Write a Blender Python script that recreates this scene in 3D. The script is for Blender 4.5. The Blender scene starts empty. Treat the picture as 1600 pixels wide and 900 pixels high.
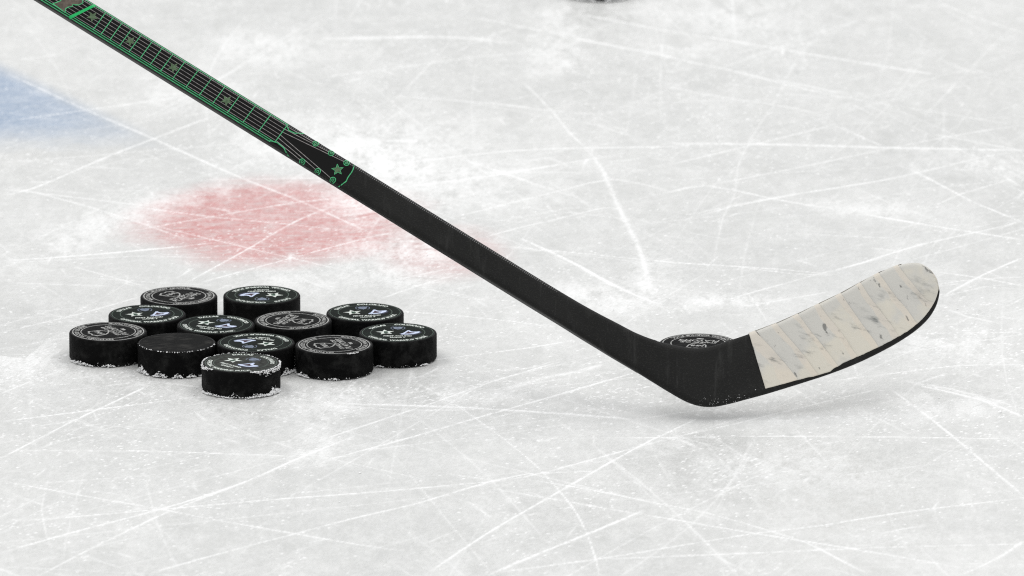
import bpy, bmesh, math, random
import numpy as np
from mathutils import Vector, noise

random.seed(11)
R = math.radians
S = bpy.context.scene
COL = S.collection

# ------------------------------------------------------------------ camera
DIST = 11.0                       # metres from the lens to the middle of the framed ice
ELEV = R(14.45)                   # looking down on the ice
FPX = 17180.0                     # focal length in pixels of the 1600 px wide photograph
cam_loc = Vector((0, -DIST * math.cos(ELEV), DIST * math.sin(ELEV)))
c_fwd = Vector((0, math.cos(ELEV), -math.sin(ELEV)))
c_up = Vector((0, math.sin(ELEV), math.cos(ELEV)))
cd = bpy.data.cameras.new('camera')
cam = bpy.data.objects.new('camera', cd)
COL.objects.link(cam)
cam.location = cam_loc
cam.rotation_euler = (math.pi / 2 - ELEV, 0, 0)
cd.sensor_width = 36.0
cd.lens = 36.0 * FPX / 1600.0
cd.clip_start, cd.clip_end = 0.5, 200.0
cd.dof.use_dof = True
cd.dof.focus_distance = 10.62
cd.dof.aperture_fstop = 13.0
S.camera = cam

# ------------------------------------------------------------------ light: an indoor arena, lamps high overhead
w = bpy.data.worlds.new('World')
S.world = w
w.use_nodes = True
w.node_tree.nodes['Background'].inputs[0].default_value = (0.97, 0.985, 1.0, 1)
w.node_tree.nodes['Background'].inputs[1].default_value = 0.70


def lamp(x, y, z, sx, sy, power):
    l = bpy.data.lights.new('arena_lamp', 'AREA')
    l.shape = 'RECTANGLE'
    l.size, l.size_y = sx, sy
    l.energy = power
    l.color = (1.0, 0.992, 0.975)
    o = bpy.data.objects.new('arena_lamp', l)
    o.location = (x, y, z)
    COL.objects.link(o)


lamp(-5.0, 2.0, 9.0, 4.0, 9.0, 355)
lamp(5.0, 2.0, 9.0, 4.0, 9.0, 355)
lamp(0.0, -5.0, 9.5, 8.0, 3.0, 235)

S.view_settings.view_transform = 'Standard'
S.view_settings.look = 'None'
S.view_settings.exposure = 0.0
S.view_settings.gamma = 1.0
S.render.engine = 'CYCLES'
S.cycles.use_denoising = False
S.cycles.filter_width = 1.15
S.cycles.transparent_max_bounces = 48
S.cycles.max_bounces = 8


# ------------------------------------------------------------------ measuring: photograph pixel -> place on the ice
def ray(px, py):
    return c_fwd * FPX + Vector((1, 0, 0)) * (px - 800.0) + c_up * (450.0 - py)


def on_z(px, py, z=0.0):
    d = ray(px, py)
    return cam_loc + d * ((z - cam_loc.z) / d.z)


def on_y(px, py, y):
    d = ray(px, py)
    return cam_loc + d * ((y - cam_loc.y) / d.y)


# ------------------------------------------------------------------ object helpers
def link(name, me, mat=None, parent=None):
    o = bpy.data.objects.new(name, me)
    COL.objects.link(o)
    if mat is not None and len(me.materials) == 0:
        me.materials.append(mat)
    if parent is not None:
        o.parent = parent
    return o


def mesh(name, verts, faces, smooth=False):
    me = bpy.data.meshes.new(name)
    me.from_pydata([tuple(v) for v in verts], [], faces)
    if smooth:
        for p in me.polygons:
            p.use_smooth = True
    me.update()
    return me


def tag(o, label=None, cat=None, group=None, kind=None):
    if label: o['label'] = label
    if cat: o['category'] = cat
    if group: o['group'] = group
    if kind: o['kind'] = kind
    return o


# ------------------------------------------------------------------ materials
class NT:
    def __init__(self, name):
        self.m = bpy.data.materials.new(name)
        self.m.use_nodes = True
        self.t = self.m.node_tree
        self.b = self.t.nodes['Principled BSDF']
        self.out = self.t.nodes['Material Output']

    def n(self, kind, **kw):
        nd = self.t.nodes.new(kind)
        for k, v in kw.items():
            if hasattr(nd, k):
                setattr(nd, k, v)
            else:
                nd.inputs[k].default_value = v
        return nd

    def l(self, a, b):
        self.t.links.new(a, b)

    def math(self, op, a, b=None, c=None, clamp=False):
        nd = self.t.nodes.new('ShaderNodeMath')
        nd.operation = op
        nd.use_clamp = clamp
        for i, v in enumerate((a, b, c)):
            if v is None: continue
            if isinstance(v, (int, float)): nd.inputs[i].default_value = v
            else: self.l(v, nd.inputs[i])
        return nd.outputs[0]

    def noise(self, vec, scale, detail=4, rough=0.55):
        nd = self.n('ShaderNodeTexNoise')
        nd.inputs['Scale'].default_value = scale
        nd.inputs['Detail'].default_value = detail
        nd.inputs['Roughness'].default_value = rough
        if vec is not None: self.l(vec, nd.inputs['Vector'])
        return nd.outputs['Fac']

    def ramp(self, fac, lo, hi, a=0.0, b=1.0):
        nd = self.n('ShaderNodeMapRange')
        nd.interpolation_type = 'SMOOTHSTEP'
        self.l(fac, nd.inputs[0])
        nd.inputs[1].default_value, nd.inputs[2].default_value = lo, hi
        nd.inputs[3].default_value, nd.inputs[4].default_value = a, b
        return nd.outputs[0]

    def mix(self, fac, a, b):
        nd = self.n('ShaderNodeMix')
        nd.data_type = 'RGBA'
        if isinstance(fac, (int, float)): nd.inputs[0].default_value = fac
        else: self.l(fac, nd.inputs[0])
        for i, v in ((6, a), (7, b)):
            if isinstance(v, tuple): nd.inputs[i].default_value = (*v, 1)
            else: self.l(v, nd.inputs[i])
        return nd.outputs[2]

    def bump(self, h, strength, dist):
        nd = self.n('ShaderNodeBump')
        nd.inputs['Strength'].default_value = strength
        nd.inputs['Distance'].default_value = dist
        self.l(h, nd.inputs['Height'])
        self.l(nd.outputs[0], self.b.inputs['Normal'])

    def set(self, col=None, rough=None, spec=None):
        if col is not None: self.b.inputs['Base Color'].default_value = (*col, 1)
        if rough is not None: self.b.inputs['Roughness'].default_value = rough
        if spec is not None: self.b.inputs['Specular IOR Level'].default_value = spec
        return self


def plain(name, col, rough=0.6, spec=0.3, vary=0.0, scale=400):
    t = NT(name).set(col, rough, spec)
    if vary:
        g = t.n('ShaderNodeNewGeometry')
        f = t.noise(g.outputs['Position'], scale, 3)
        t.l(t.mix(t.ramp(f, 0.3, 0.7), tuple(c * (1 - vary) for c in col), tuple(min(1, c * (1 + vary)) for c in col)), t.b.inputs['Base Color'])
    return t.m


def blob_mask(t, vec, cx, cy, rx, ry, rot, soft, wob):
    """soft-edged patch on the ice: 1 inside, 0 outside"""
    mp = t.n('ShaderNodeMapping')
    mp.vector_type = 'TEXTURE'
    mp.inputs['Location'].default_value = (cx, cy, 0)
    mp.inputs['Rotation'].default_value = (0, 0, rot)
    mp.inputs['Scale'].default_value = (rx, ry, 1)
    t.l(vec, mp.inputs['Vector'])
    ln = t.n('ShaderNodeVectorMath', operation='LENGTH')
    t.l(mp.outputs[0], ln.inputs[0])
    f = t.noise(vec, 9.0, 5, 0.6)
    d = t.math('ADD', ln.outputs['Value'], t.math('MULTIPLY', t.math('SUBTRACT', f, 0.5), wob))
    return t.ramp(d, 1.0 - soft, 1.0 + soft, 1.0, 0.0)


def ice_material():
    t = NT('ice')
    g = t.n('ShaderNodeNewGeometry')
    P = g.outputs['Position']
    # cloudy body of the ice
    big = t.noise(P, 2.6, 5, 0.6)
    mid = t.noise(P, 22, 6, 0.65)
    st = t.n('ShaderNodeMapping')
    st.inputs['Rotation'].default_value = (0, 0, R(24))
    st.inputs['Scale'].default_value = (1.0, 6.0, 1)
    t.l(P, st.inputs['Vector'])
    streak = t.noise(st.outputs[0], 16, 6, 0.7)
    fine = t.noise(P, 260, 3, 0.7)
    frost = t.math('ADD', t.math('MULTIPLY', big, 0.36), t.math('MULTIPLY', mid, 0.26))
    frost = t.math('ADD', frost, t.math('MULTIPLY', streak, 0.16))
    frost = t.math('ADD', frost, t.math('MULTIPLY', fine, 0.26))
    fr = t.ramp(frost, 0.40, 0.64)
    base = t.mix(fr, (0.545, 0.548, 0.535), (0.635, 0.635, 0.62))
    # painted markings frozen under the sheet, blurred by the ice above them
    a = on_z(436, 346)
    red = blob_mask(t, P, a.x, a.y, 0.136, 0.168, R(-6), 0.30, 0.7)
    a2 = on_z(690, 396)
    red2 = blob_mask(t, P, a2.x, a2.y, 0.06, 0.10, 0, 0.45, 0.9)
    red = t.math('MAXIMUM', t.math('MULTIPLY', red, 0.95), t.math('MULTIPLY', red2, 0.48))
    wear = t.ramp(t.noise(st.outputs[0], 30, 6, 0.7), 0.30, 0.60, 0.52, 1.0)
    red = t.math('MULTIPLY', red, wear)
    red = t.math('MULTIPLY', red, t.ramp(t.noise(P, 70, 5, 0.7), 0.30, 0.6, 0.64, 1.0))
    base = t.mix(red, base, (0.55, 0.165, 0.155))
    # blue line corner: bounded above by a straight edge, fading below
    p0, p1 = on_z(0, 106), on_z(262, 228)
    dx, dy = p1.x - p0.x, p1.y - p0.y
    L = math.hypot(dx, dy)
    nx, ny = dy / L, -dx / L
    if ny > 0: nx, ny = -nx, -ny          # points towards the camera side
    dot = t.n('ShaderNodeVectorMath', operation='DOT_PRODUCT')
    t.l(P, dot.inputs[0]); dot.inputs[1].default_value = (nx, ny, 0)
    inside = t.ramp(t.math('SUBTRACT', dot.outputs['Value'], nx * p0.x + ny * p0.y), -0.022, 0.022)
    sp = t.n('ShaderNodeSeparateXYZ')
    t.l(P, sp.inputs[0])
    ylow = on_z(100, 226).y
    wob = t.math('MULTIPLY', t.math('SUBTRACT', mid, 0.5), 0.12)
    below = t.ramp(t.math('ADD', sp.outputs['Y'], wob), ylow - 0.05, ylow + 0.11)
    xr = on_z(290, 226).x
    fade = t.ramp(sp.outputs['X'], xr - 0.20, xr + 0.02, 1.0, 0.3)
    blue = t.math('MULTIPLY', t.math('MULTIPLY', inside, below), t.math('MULTIPLY', fade, 0.95))
    blue = t.math('MULTIPLY', blue, t.ramp(t.noise(st.outputs[0], 26, 6, 0.7), 0.2, 0.6, 0.6, 1.0))
    base = t.mix(blue, base, (0.215, 0.31, 0.455))
    cov = t.n('ShaderNodeAttribute', attribute_name='snow_and_glare').outputs['Fac']
    base = t.mix(cov, base, (0.93, 0.93, 0.93))  # whitens for snow and for the painted shaft glare
    t.l(base, t.b.inputs['Base Color'])
    t.l(t.ramp(cov, 0.0, 0.6, 0.26, 0.75), t.b.inputs['Roughness'])
    t.b.inputs['IOR'].default_value = 1.31
    t.b.inputs['Specular IOR Level'].default_value = 0.45
    h = t.math('ADD', t.math('MULTIPLY', fine, 0.5), mid)
    t.bump(h, 0.25, 0.0008)
    return t.m


M = {}
M['ice'] = ice_material()


def snow_material():
    t = NT('snow')
    t.set((0.92, 0.92, 0.92), 0.7, 0.2)
    tr = t.n('ShaderNodeBsdfTranslucent')
    tr.inputs['Color'].default_value = (0.95, 0.95, 0.96, 1)
    mx = t.n('ShaderNodeMixShader')
    mx.inputs[0].default_value = 0.12
    t.l(t.b.outputs[0], mx.inputs[1]); t.l(tr.outputs[0], mx.inputs[2])
    t.l(mx.outputs[0], t.out.inputs['Surface'])
    return t.m


M['snow'] = snow_material()


def rubber():
    t = NT('vulcanised_rubber')
    g = t.n('ShaderNodeTexCoord')
    P = g.outputs['Object']
    g2 = t.n('ShaderNodeNewGeometry')
    f = t.noise(g2.outputs['Position'], 75, 6, 0.7)
    f2 = t.noise(P, 700, 3, 0.7)
    t.l(t.mix(t.ramp(f, 0.45, 0.72), (0.0034, 0.0034, 0.0035), (0.018, 0.018, 0.0175)), t.b.inputs['Base Color'])
    t.set(None, 0.62, 0.05)
    # knurled grip round the side
    sp = t.n('ShaderNodeSeparateXYZ')
    t.l(P, sp.inputs[0])
    ang = t.math('MULTIPLY', t.math('ARCTAN2', sp.outputs['Y'], sp.outputs['X']), 0.0381)
    k = 2 * math.pi / 0.0024
    k1 = t.math('SINE', t.math('MULTIPLY', t.math('ADD', ang, sp.outputs['Z']), k))
    k2 = t.math('SINE', t.math('MULTIPLY', t.math('SUBTRACT', ang, sp.outputs['Z']), k))
    zz = sp.outputs['Z']
    side = t.math('MULTIPLY', t.ramp(zz, 0.002, 0.004), t.ramp(zz, 0.0215, 0.0235, 1.0, 0.0))
    kn = t.math('MULTIPLY', t.math('MULTIPLY', k1, k2), side)
    h = t.math('ADD', t.math('MULTIPLY', kn, 0.35), t.math('MULTIPLY', f2, 0.7))
    t.bump(h, 0.9, 0.0008)
    return t.m


def worn_face():
    t = NT('worn_rubber_face')
    g = t.n('ShaderNodeTexCoord')
    mp = t.n('ShaderNodeMapping')
    mp.inputs['Scale'].default_value = (1, 2.2, 1)
    t.l(g.outputs['Object'], mp.inputs['Vector'])
    f = t.noise(mp.outputs[0], 60, 6, 0.7)
    t.l(t.mix(t.ramp(f, 0.45, 0.68), (0.006, 0.006, 0.006), (0.030, 0.029, 0.027)), t.b.inputs['Base Color'])
    t.set(None, 0.7, 0.06)
    return t.m


M['rubber'] = rubber()
M['worn'] = worn_face()
M['rim_grey'] = plain('scuffed_rubber_rim', (0.030, 0.030, 0.030), 0.6, 0.1, 0.5, 500)
M['green_black'] = plain('green_black_print', (0.0030, 0.0062, 0.0042), 0.55, 0.05, 0.5, 120)
M['grey_disc'] = plain('frosted_print', (0.036, 0.038, 0.034), 0.7, 0.1, 0.4, 200)
M['ink_grey'] = plain('silver_ink', (0.34, 0.34, 0.33), 0.6, 0.2, 0.45, 260)
M['ink_white'] = plain('white_ink', (0.60, 0.64, 0.60), 0.6, 0.2, 0.25, 260)
M['ink_green_grey'] = plain('grey_green_ink', (0.075, 0.105, 0.085), 0.6, 0.3, 0.4, 300)
M['ink_blue'] = plain('pale_blue_ink', (0.56, 0.63, 0.80), 0.6, 0.3, 0.15, 300)
M['ink_navy'] = plain('navy_ink', (0.022, 0.024, 0.055), 0.6, 0.3)
M['ink_maroon'] = plain('maroon_ink', (0.035, 0.010, 0.022), 0.6, 0.3)
M['ink_slate'] = plain('slate_blue_ink', (0.15, 0.18, 0.24), 0.6, 0.3, 0.3, 300)
M['ink_star_green'] = plain('dark_green_ink', (0.008, 0.045, 0.022), 0.6, 0.3)


def carbon():
    t = NT('matte_carbon')
    g = t.n('ShaderNodeTexCoord')
    P = g.outputs['Object']
    f = t.noise(P, 14, 5, 0.6)
    f2 = t.noise(P, 800, 2, 0.7)
    f3 = t.noise(P, 46, 6, 0.7)
    c = t.mix(t.ramp(f, 0.3, 0.7), (0.0080, 0.0080, 0.0076), (0.0125, 0.0125, 0.0118))
    c = t.mix(t.math('MULTIPLY', t.ramp(f2, 0.5, 0.8), 0.8), c, (0.032, 0.032, 0.030))
    c = t.mix(t.math('MULTIPLY', t.ramp(f3, 0.58, 0.8), 0.35), c, (0.045, 0.045, 0.042))
    mp = t.n('ShaderNodeMapping')
    mp.inputs['Scale'].default_value = (1.0, 0.2, 0.16)
    t.l(P, mp.inputs['Vector'])
    sc = t.noise(mp.outputs[0], 120, 4, 0.65)
    c = t.mix(t.math('MULTIPLY', t.ramp(sc, 0.56, 0.78), 0.4), c, (0.05, 0.05, 0.048))
    t.l(c, t.b.inputs['Base Color'])
    t.set(None, 0.48, 0.15)
    t.bump(f2, 0.5, 0.0006)
    return t.m


M['carbon'] = carbon()
M['print_black'] = plain('black_print', (0.0026, 0.0024, 0.0024), 0.5, 0.15)
M['print_green'] = plain('green_print', (0.065, 0.42, 0.175), 0.5, 0.3, 0.25, 500)
M['print_dark_green'] = plain('dark_green_print', (0.006, 0.045, 0.020), 0.5, 0.3, 0.3, 500)
M['print_bright_green'] = plain('bright_green_print', (0.010, 0.43, 0.115), 0.5, 0.3)
M['print_grey'] = plain('warm_grey_print', (0.30, 0.28, 0.275), 0.5, 0.3, 0.3, 300)
M['print_taupe'] = plain('taupe_print', (0.105, 0.085, 0.068), 0.6, 0.3, 0.3, 300)
M['print_olive'] = plain('olive_print', (0.080, 0.135, 0.070), 0.6, 0.3, 0.25, 400)
M['grip_dots'] = plain('pale_grip_thread', (0.30, 0.30, 0.30), 0.7, 0.3, 0.3, 700)
M['knob_tape'] = plain('black_cloth_tape', (0.012, 0.012, 0.012), 0.8, 0.2, 0.4, 300)


def tape_material(name, warm):
    t = NT(name)
    g = t.n('ShaderNodeTexCoord')
    P = g.outputs['Object']
    f = t.noise(P, 16, 4, 0.55)
    gr = t.noise(P, 900, 2, 0.6)
    c = t.mix(t.ramp(f, 0.47 - warm, 0.57 - warm), (0.56, 0.547, 0.508), (0.63, 0.595, 0.515))
    c = t.mix(t.math('MULTIPLY', t.ramp(gr, 0.4, 0.75), 0.25), c, (0.68, 0.67, 0.63))
    # the doubled edge of each wrap keeps its glue-yellow tone
    uvn = t.n('ShaderNodeUVMap')
    su = t.n('ShaderNodeSeparateXYZ')
    t.l(uvn.outputs[0], su.inputs[0])
    ov = t.ramp(t.math('ADD', su.outputs['X'], t.math('MULTIPLY', t.math('SUBTRACT', t.noise(P, 45, 3), 0.5), 0.35)), 0.72, 0.78)
    c = t.mix(t.math('MULTIPLY', ov, 0.55), c, (0.67, 0.60, 0.51))
    # smeared puck rubber, heaviest across the lower middle of the blade
    mp = t.n('ShaderNodeMapping')
    mp.inputs['Rotation'].default_value = (0, R(-18), 0)
    t.l(P, mp.inputs['Vector'])
    mp2 = t.n('ShaderNodeMapping')
    mp2.inputs['Scale'].default_value = (0.32, 1, 1.0)
    t.l(mp.outputs[0], mp2.inputs['Vector'])
    n = t.noise(mp2.outputs[0], 150, 5, 0.62)
    sp = t.n('ShaderNodeSeparateXYZ')
    t.l(P, sp.inputs[0])
    b = t.math('SUBTRACT', sp.outputs['Z'], t.math('MULTIPLY_ADD', sp.outputs['X'], 0.31, 0.020))
    band = t.math('SUBTRACT', 1.0, t.math('ABSOLUTE', t.math('DIVIDE', b, 0.030)), clamp=True)
    m1 = t.math('MULTIPLY', t.ramp(n, 0.53, 0.76), band)
    c = t.mix(t.math('MULTIPLY', m1, 0.85), c, (0.10, 0.11, 0.11))
    haze = t.ramp(t.noise(mp2.outputs[0], 30, 4, 0.6), 0.45, 0.8)
    c = t.mix(t.math('MULTIPLY', haze, t.math('MULTIPLY', band, 0.40)), c, (0.28, 0.29, 0.29))
    # a few separate scuffs
    mp3 = t.n('ShaderNodeMapping')
    mp3.inputs['Rotation'].default_value = (0, R(28), 0)
    t.l(P, mp3.inputs['Vector'])
    mp4 = t.n('ShaderNodeMapping')
    mp4.inputs['Scale'].default_value = (1, 1, 0.4)
    t.l(mp3.outputs[0], mp4.inputs['Vector'])
    v = t.noise(mp4.outputs[0], 105, 4, 0.6)
    c = t.mix(t.math('MULTIPLY', t.ramp(v, 0.645, 0.70), 0.75), c, (0.12, 0.12, 0.115))
    t.l(c, t.b.inputs['Base Color'])
    t.set(None, 0.78, 0.2)
    h = t.math('ADD', t.math('MULTIPLY', gr, 0.35), t.noise(P, 60, 4, 0.6))
    t.bump(h, 0.35, 0.0008)
    return t.m


M['tape_a'] = tape_material('cream_cloth_tape', 0.03)
M['tape_b'] = tape_material('greyish_cloth_tape', -0.09)

# ------------------------------------------------------------------ the ice: one sheet, finely divided where the camera looks
def axis(lo, hi, fine, out, coarse):
    inner = np.arange(lo, hi + fine * .5, fine)
    k = np.arange(coarse, out + coarse * .5, coarse)
    far = np.array([0.6, 2.0, 6.0, 14.0])
    left = lo - k
    right = inner[-1] + k
    return np.concatenate([(left[-1] - far)[::-1], left[::-1], inner, right, right[-1] + far])


GX = axis(-0.575, 0.575, 0.0014, 1.0, 0.008)
GY = axis(-1.22, 1.40, 0.0028, 1.1, 0.014)
NX, NY = len(GX), len(GY)
COVER = np.zeros((NY, NX))            # how much shaved snow lies on each spot
RELIEF = np.zeros((NY, NX))           # grooves and ridges, metres
nrg = np.random.default_rng(7)


# ------------------------------------------------------------------ skate cuts
def catmull(pts, step):
    if len(pts) == 2:
        P = [pts[0] * 2 - pts[1]] + pts + [pts[1] * 2 - pts[0]]
    else:
        P = [pts[0] * 2 - pts[1]] + pts + [pts[-1] * 2 - pts[-2]]
    out = []
    for i in range(1, len(P) - 2):
        a, b, c, d = P[i - 1], P[i], P[i + 1], P[i + 2]
        m = max(2, int((c - b).length / step))
        for k in range(m):
            s = k / m
            out.append(0.5 * ((2 * b) + (c - a) * s + (2 * a - 5 * b + 4 * c - d) * s * s + (3 * b - a - 3 * c + d) * s ** 3))
    out.append(P[-2])
    return out


def lane(length, seed_rng):
    """uneven strength along a cut: broken at several scales"""
    n = max(8, int(length / 0.0025))
    out = np.zeros(n)
    for step, amp in ((2, .45), (7, .5), (24, .45), (70, .35)):
        k = max(2, n // step + 2)
        out += amp * np.interp(np.linspace(0, k - 1, n), np.arange(k), seed_rng.standard_normal(k) * .55)
    return out


def cut(pts, width, strength, step=0.03, taper=0.10, soft=False, groove=True):
    """a skate cut through ground points: fine crumbs either side of a hairline groove"""
    c = catmull(pts, step)
    P = np.array([(p.x, p.y) for p in c])
    seg = P[1:] - P[:-1]
    L = np.hypot(seg[:, 0], seg[:, 1])
    cum = np.concatenate([[0], np.cumsum(L)])
    tot = cum[-1]
    mod = lane(tot, nrg)
    wmod = lane(tot, nrg)
    xs = np.linspace(0, tot, len(mod))
    w0 = width * .5
    R_ = w0 * (2.2 if soft else 2.6) + 0.003
    for i in range(len(seg)):
        ax, ay = P[i]; bx, by = P[i + 1]
        i0, i1 = np.searchsorted(GX, (min(ax, bx) - R_, max(ax, bx) + R_))
        j0, j1 = np.searchsorted(GY, (min(ay, by) - R_, max(ay, by) + R_))
        if i1 - i0 < 1 or j1 - j0 < 1 or L[i] < 1e-6: continue
        X, Y = np.meshgrid(GX[i0:i1], GY[j0:j1])
        ux, uy = seg[i] / L[i]
        t = (X - ax) * ux + (Y - ay) * uy
        d = -(X - ax) * uy + (Y - ay) * ux
        own = (t >= (-R_ if i == 0 else 0)) & (t < (L[i] + R_ if i == len(seg) - 1 else L[i]))
        if not own.any(): continue
        sa = np.clip(cum[i] + t, 0, tot)
        m = np.interp(sa, xs, mod)
        wm = np.interp(sa, xs, wmod)
        over = np.maximum(0, np.maximum(-t if i == 0 else 0, t - L[i] if i == len(seg) - 1 else 0))
        d = np.hypot(d, over)
        f = np.minimum(sa, tot - sa) / (taper * tot + 1e-6)
        end = np.clip(f, 0, 1) ** .7
        if soft:
            a_ = strength * np.exp(-(d / (w0 * (1 + .25 * wm))) ** 2 * 1.2) * end
            SOFT[j0:j1, i0:i1] = np.where(own, np.maximum(SOFT[j0:j1, i0:i1], a_), SOFT[j0:j1, i0:i1])
            continue
        jit = nrg.standard_normal(X.shape)
        w_ = w0 * np.clip(1 + .35 * wm, .45, 2.0)
        prof = np.exp(-(np.abs(d) / w_) ** 2.2 * 1.1) + .28 * np.exp(-(np.abs(d) / (w_ * 2.0)) ** 2)
        a_ = strength * prof * np.clip(.80 + .50 * m + .30 * jit, .08, 1.3) * end
        a_ = np.clip(np.where(own, a_, 0), 0, .97)
        cv = COVER[j0:j1, i0:i1]
        cv[:] = 1 - (1 - cv) * (1 - a_)
        RELIEF[j0:j1, i0:i1] += np.where(own, a_ * 0.00022 * (1 + .5 * jit), 0)


SOFT = np.zeros((NY, NX))

CUTS = """
0,717 110,660 159,637 242,598|5|.8
0,659 159,639 314,619|5|.75
8,658 102,661 295,673|4|.4
0,704 227,705 457,713|4.5|.7
0,751 132,775 242,794 340,813 461,834 560,851 640,862|4.5|.65
0,864 128,828 257,794 378,755 469,715 560,679|5|.75
60,900 151,853 272,796 378,756|4.5|.7
0,817 227,798 446,779 560,771 727,756 821,745 991,700 1060,681|5.5|.75
219,900 340,866 461,834 560,808 651,787 727,764 821,741 953,736|5|.75
0,616 50,595 106,575|5|.6
64,755 227,743 340,732|4|.35
0,622 208,598|4|.35
189,741 378,700 469,687|4|.4
223,594 314,605|5|.4
500,630 727,637 953,652 999,657|11|.75
500,633 640,641 742,640|6|.5
500,688 681,628 764,598 878,564|5.5|.7
500,726 519,717 643,683 742,654 840,626 987,583|4.5|.75
538,707 742,683 908,660|4|.4
662,900 764,832 855,779 987,704 1060,668 1100,649|4.5|.85
643,594 696,622 742,653 795,692 840,730 878,772 901,802 916,832 931,874 936,900|2.6|.85
760,900 840,866 919,834 1010,796|7|.9
764,896 931,874 1060,853 1176,834 1278,822 1407,801 1600,778|5|.75
931,874 1060,869 1250,861 1390,855 1600,850|5|.65
772,764 859,779 991,802 1060,813 1176,833 1285,850 1341,859 1512,889|4.5|.7
821,749 916,764 1040,789 1110,803 1201,829 1264,850 1313,875 1362,900|4.5|.7
734,785 768,809|3.5|.6
519,717 662,749|4|.4
840,685 1040,684 1145,682 1302,682 1600,686|4|.6
1040,686 1145,663 1222,644 1376,607|4.5|.7
1390,607 1442,645 1495,687 1547,731 1600,775|4.5|.75
1425,600 1530,624 1600,652|7|.7
1440,598 1530,618 1600,640|5|.5
1460,600 1600,619|4|.4
1498,900 1558,873 1600,845|7|.85
1040,48 1143,64 1267,85 1420,110 1467,117|7|.75
1040,89 1129,107 1225,131 1289,147|8|.65
1289,147 1378,162 1484,179 1600,197|6|.55
1207,123 1317,146|6|.5
1040,135 1147,155 1207,163 1282,178|7|.6
1342,0 1337,32 1267,67 1239,103 1211,160 1193,185 1157,249 1147,306 1130,340 1110,430|5|.26
1040,224 1218,226 1395,231 1600,235|13|.65
1040,259 1157,231 1303,195|6|.5
1303,195 1378,228|5|.5
1104,290 1232,265 1360,238 1484,213 1600,195|6|.5
1040,302 1104,290 1200,309 1260,320 1304,326|6|.65
1085,340 1147,322 1250,303 1324,291 1413,275 1538,245 1600,235|5.5|.6
1075,336 1200,310 1400,279|5|.45
1420,263 1502,306 1531,320 1600,348|5.5|.75
1460,322 1500,304 1580,280|5|.5
1463,3 1538,32 1600,51|6|.55
1460,210 1600,236|7|.5
500,61 696,58 825,70|22|.5
745,28 850,49|8|.6
902,21 1060,52|7|.7
899,60 1060,91|8|.7
500,121 605,108 745,89 836,82|6|.55
612,150 759,161 860,173 948,180|6|.6
815,126 860,171 892,210 916,231|4.5|.5
820,196 860,171 940,150|4|.3
598,220 654,221|12|.6
615,257 745,241 850,233 1060,229|8|.7
633,292 790,271 885,255 969,241|5.5|.65
710,245 790,271 850,292 907,311|5|.6
916,231 937,259 955,297 972,335 990,370 1003,400 1018,460|11|.5
634,292 720,283 827,265|5|.55
755,260 800,276 853,295|5|.45
707,340 787,320 880,297 960,280 1050,300|5|.65
755,371 827,352 893,337 947,324 975,330|5|.6
736,340 813,348|5|.45
805,369 859,393 907,417 955,444 1020,472 1040,476|7.5|.85
781,383 853,391 930,398 1050,410 1115,414 1233,422 1310,430|5|.8
608,439 725,415|6|.55
592,468 661,444 731,425|5|.55
606,436 709,461 763,471|5|.4
0,110 70,142 135,172 240,217 370,275 473,316 585,367|4.5|.85
0,191 135,172 287,151|5|.75
0,305 50,295 175,242 240,217 335,180|5|.75
0,254 137,244 240,235 400,222|5|.45
0,97 95,85|5|.5
200,362 340,337 466,316 543,309|5|.75
200,322 333,339 445,350 581,364|5|.7
200,343 368,383 550,425|4.5|.6
200,393 340,379|5|.6
291,442 382,392 466,344 546,313|5|.7
315,441 445,406 585,369 637,360|5.5|.8
200,400 445,404 557,400|5|.5
322,281 515,278|6|.5
0,293 48,299 182,336 299,377|5|.6
0,295 165,314 243,323|5|.55
0,408 130,399 299,384|6|.8
0,411 299,396|5|.4
17,442 173,447|5|.4
0,520 126,490 217,464|5|.55
113,416 225,447|5|.45
1140,415 1233,427 1300,430|5|.5
1304,424 1355,408 1440,382 1530,362 1600,345|5.5|.6
1350,335 1470,355 1600,375|5.5|.85
1240,365 1390,372|5|.5
1140,467 1215,446 1273,430 1380,403|5|.5
1441,521 1500,520 1600,519|5|.5
1300,595 1407,582 1500,571 1600,570|5|.6
1465,425 1530,434 1600,447|5|.65
1465,444 1530,436 1600,433|5|.5
1470,465 1540,448 1600,443|5|.6
1475,462 1535,430 1600,402|5.5|.75
1470,443 1600,452|5|.4
1500,492 1560,505|7|.45
1430,600 1480,583|7|.4
1410,595 1500,612 1560,632|10|.5
658,565 735,555 830,543 900,531|4.5|.75
620,486 700,492 790,501 865,511|4.5|.7
690,552 790,580 870,563|4|.3
820,632 905,608 990,583|4.5|.65
780,612 850,590 905,580 945,568|18|.45
1000,655 1100,640 1160,650|6|.4
1155,480 1215,470 1300,455|6|.5
1440,480 1530,492 1600,500|4|.3
1100,860 1180,900|4|.35
1450,700 1600,720|4|.3
640,448 690,440|5|.5
700,455 760,470|7|.4
0,150 60,160 160,196|4|.25
"""
for row in CUTS.strip().splitlines():
    pp, wd, stg = row.split('|')
    pts = [on_z(*map(float, q.split(','))) for q in pp.split()]
    cut(pts, float(wd) * 0.00045, min(1.0, float(stg) * 0.90))

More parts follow.
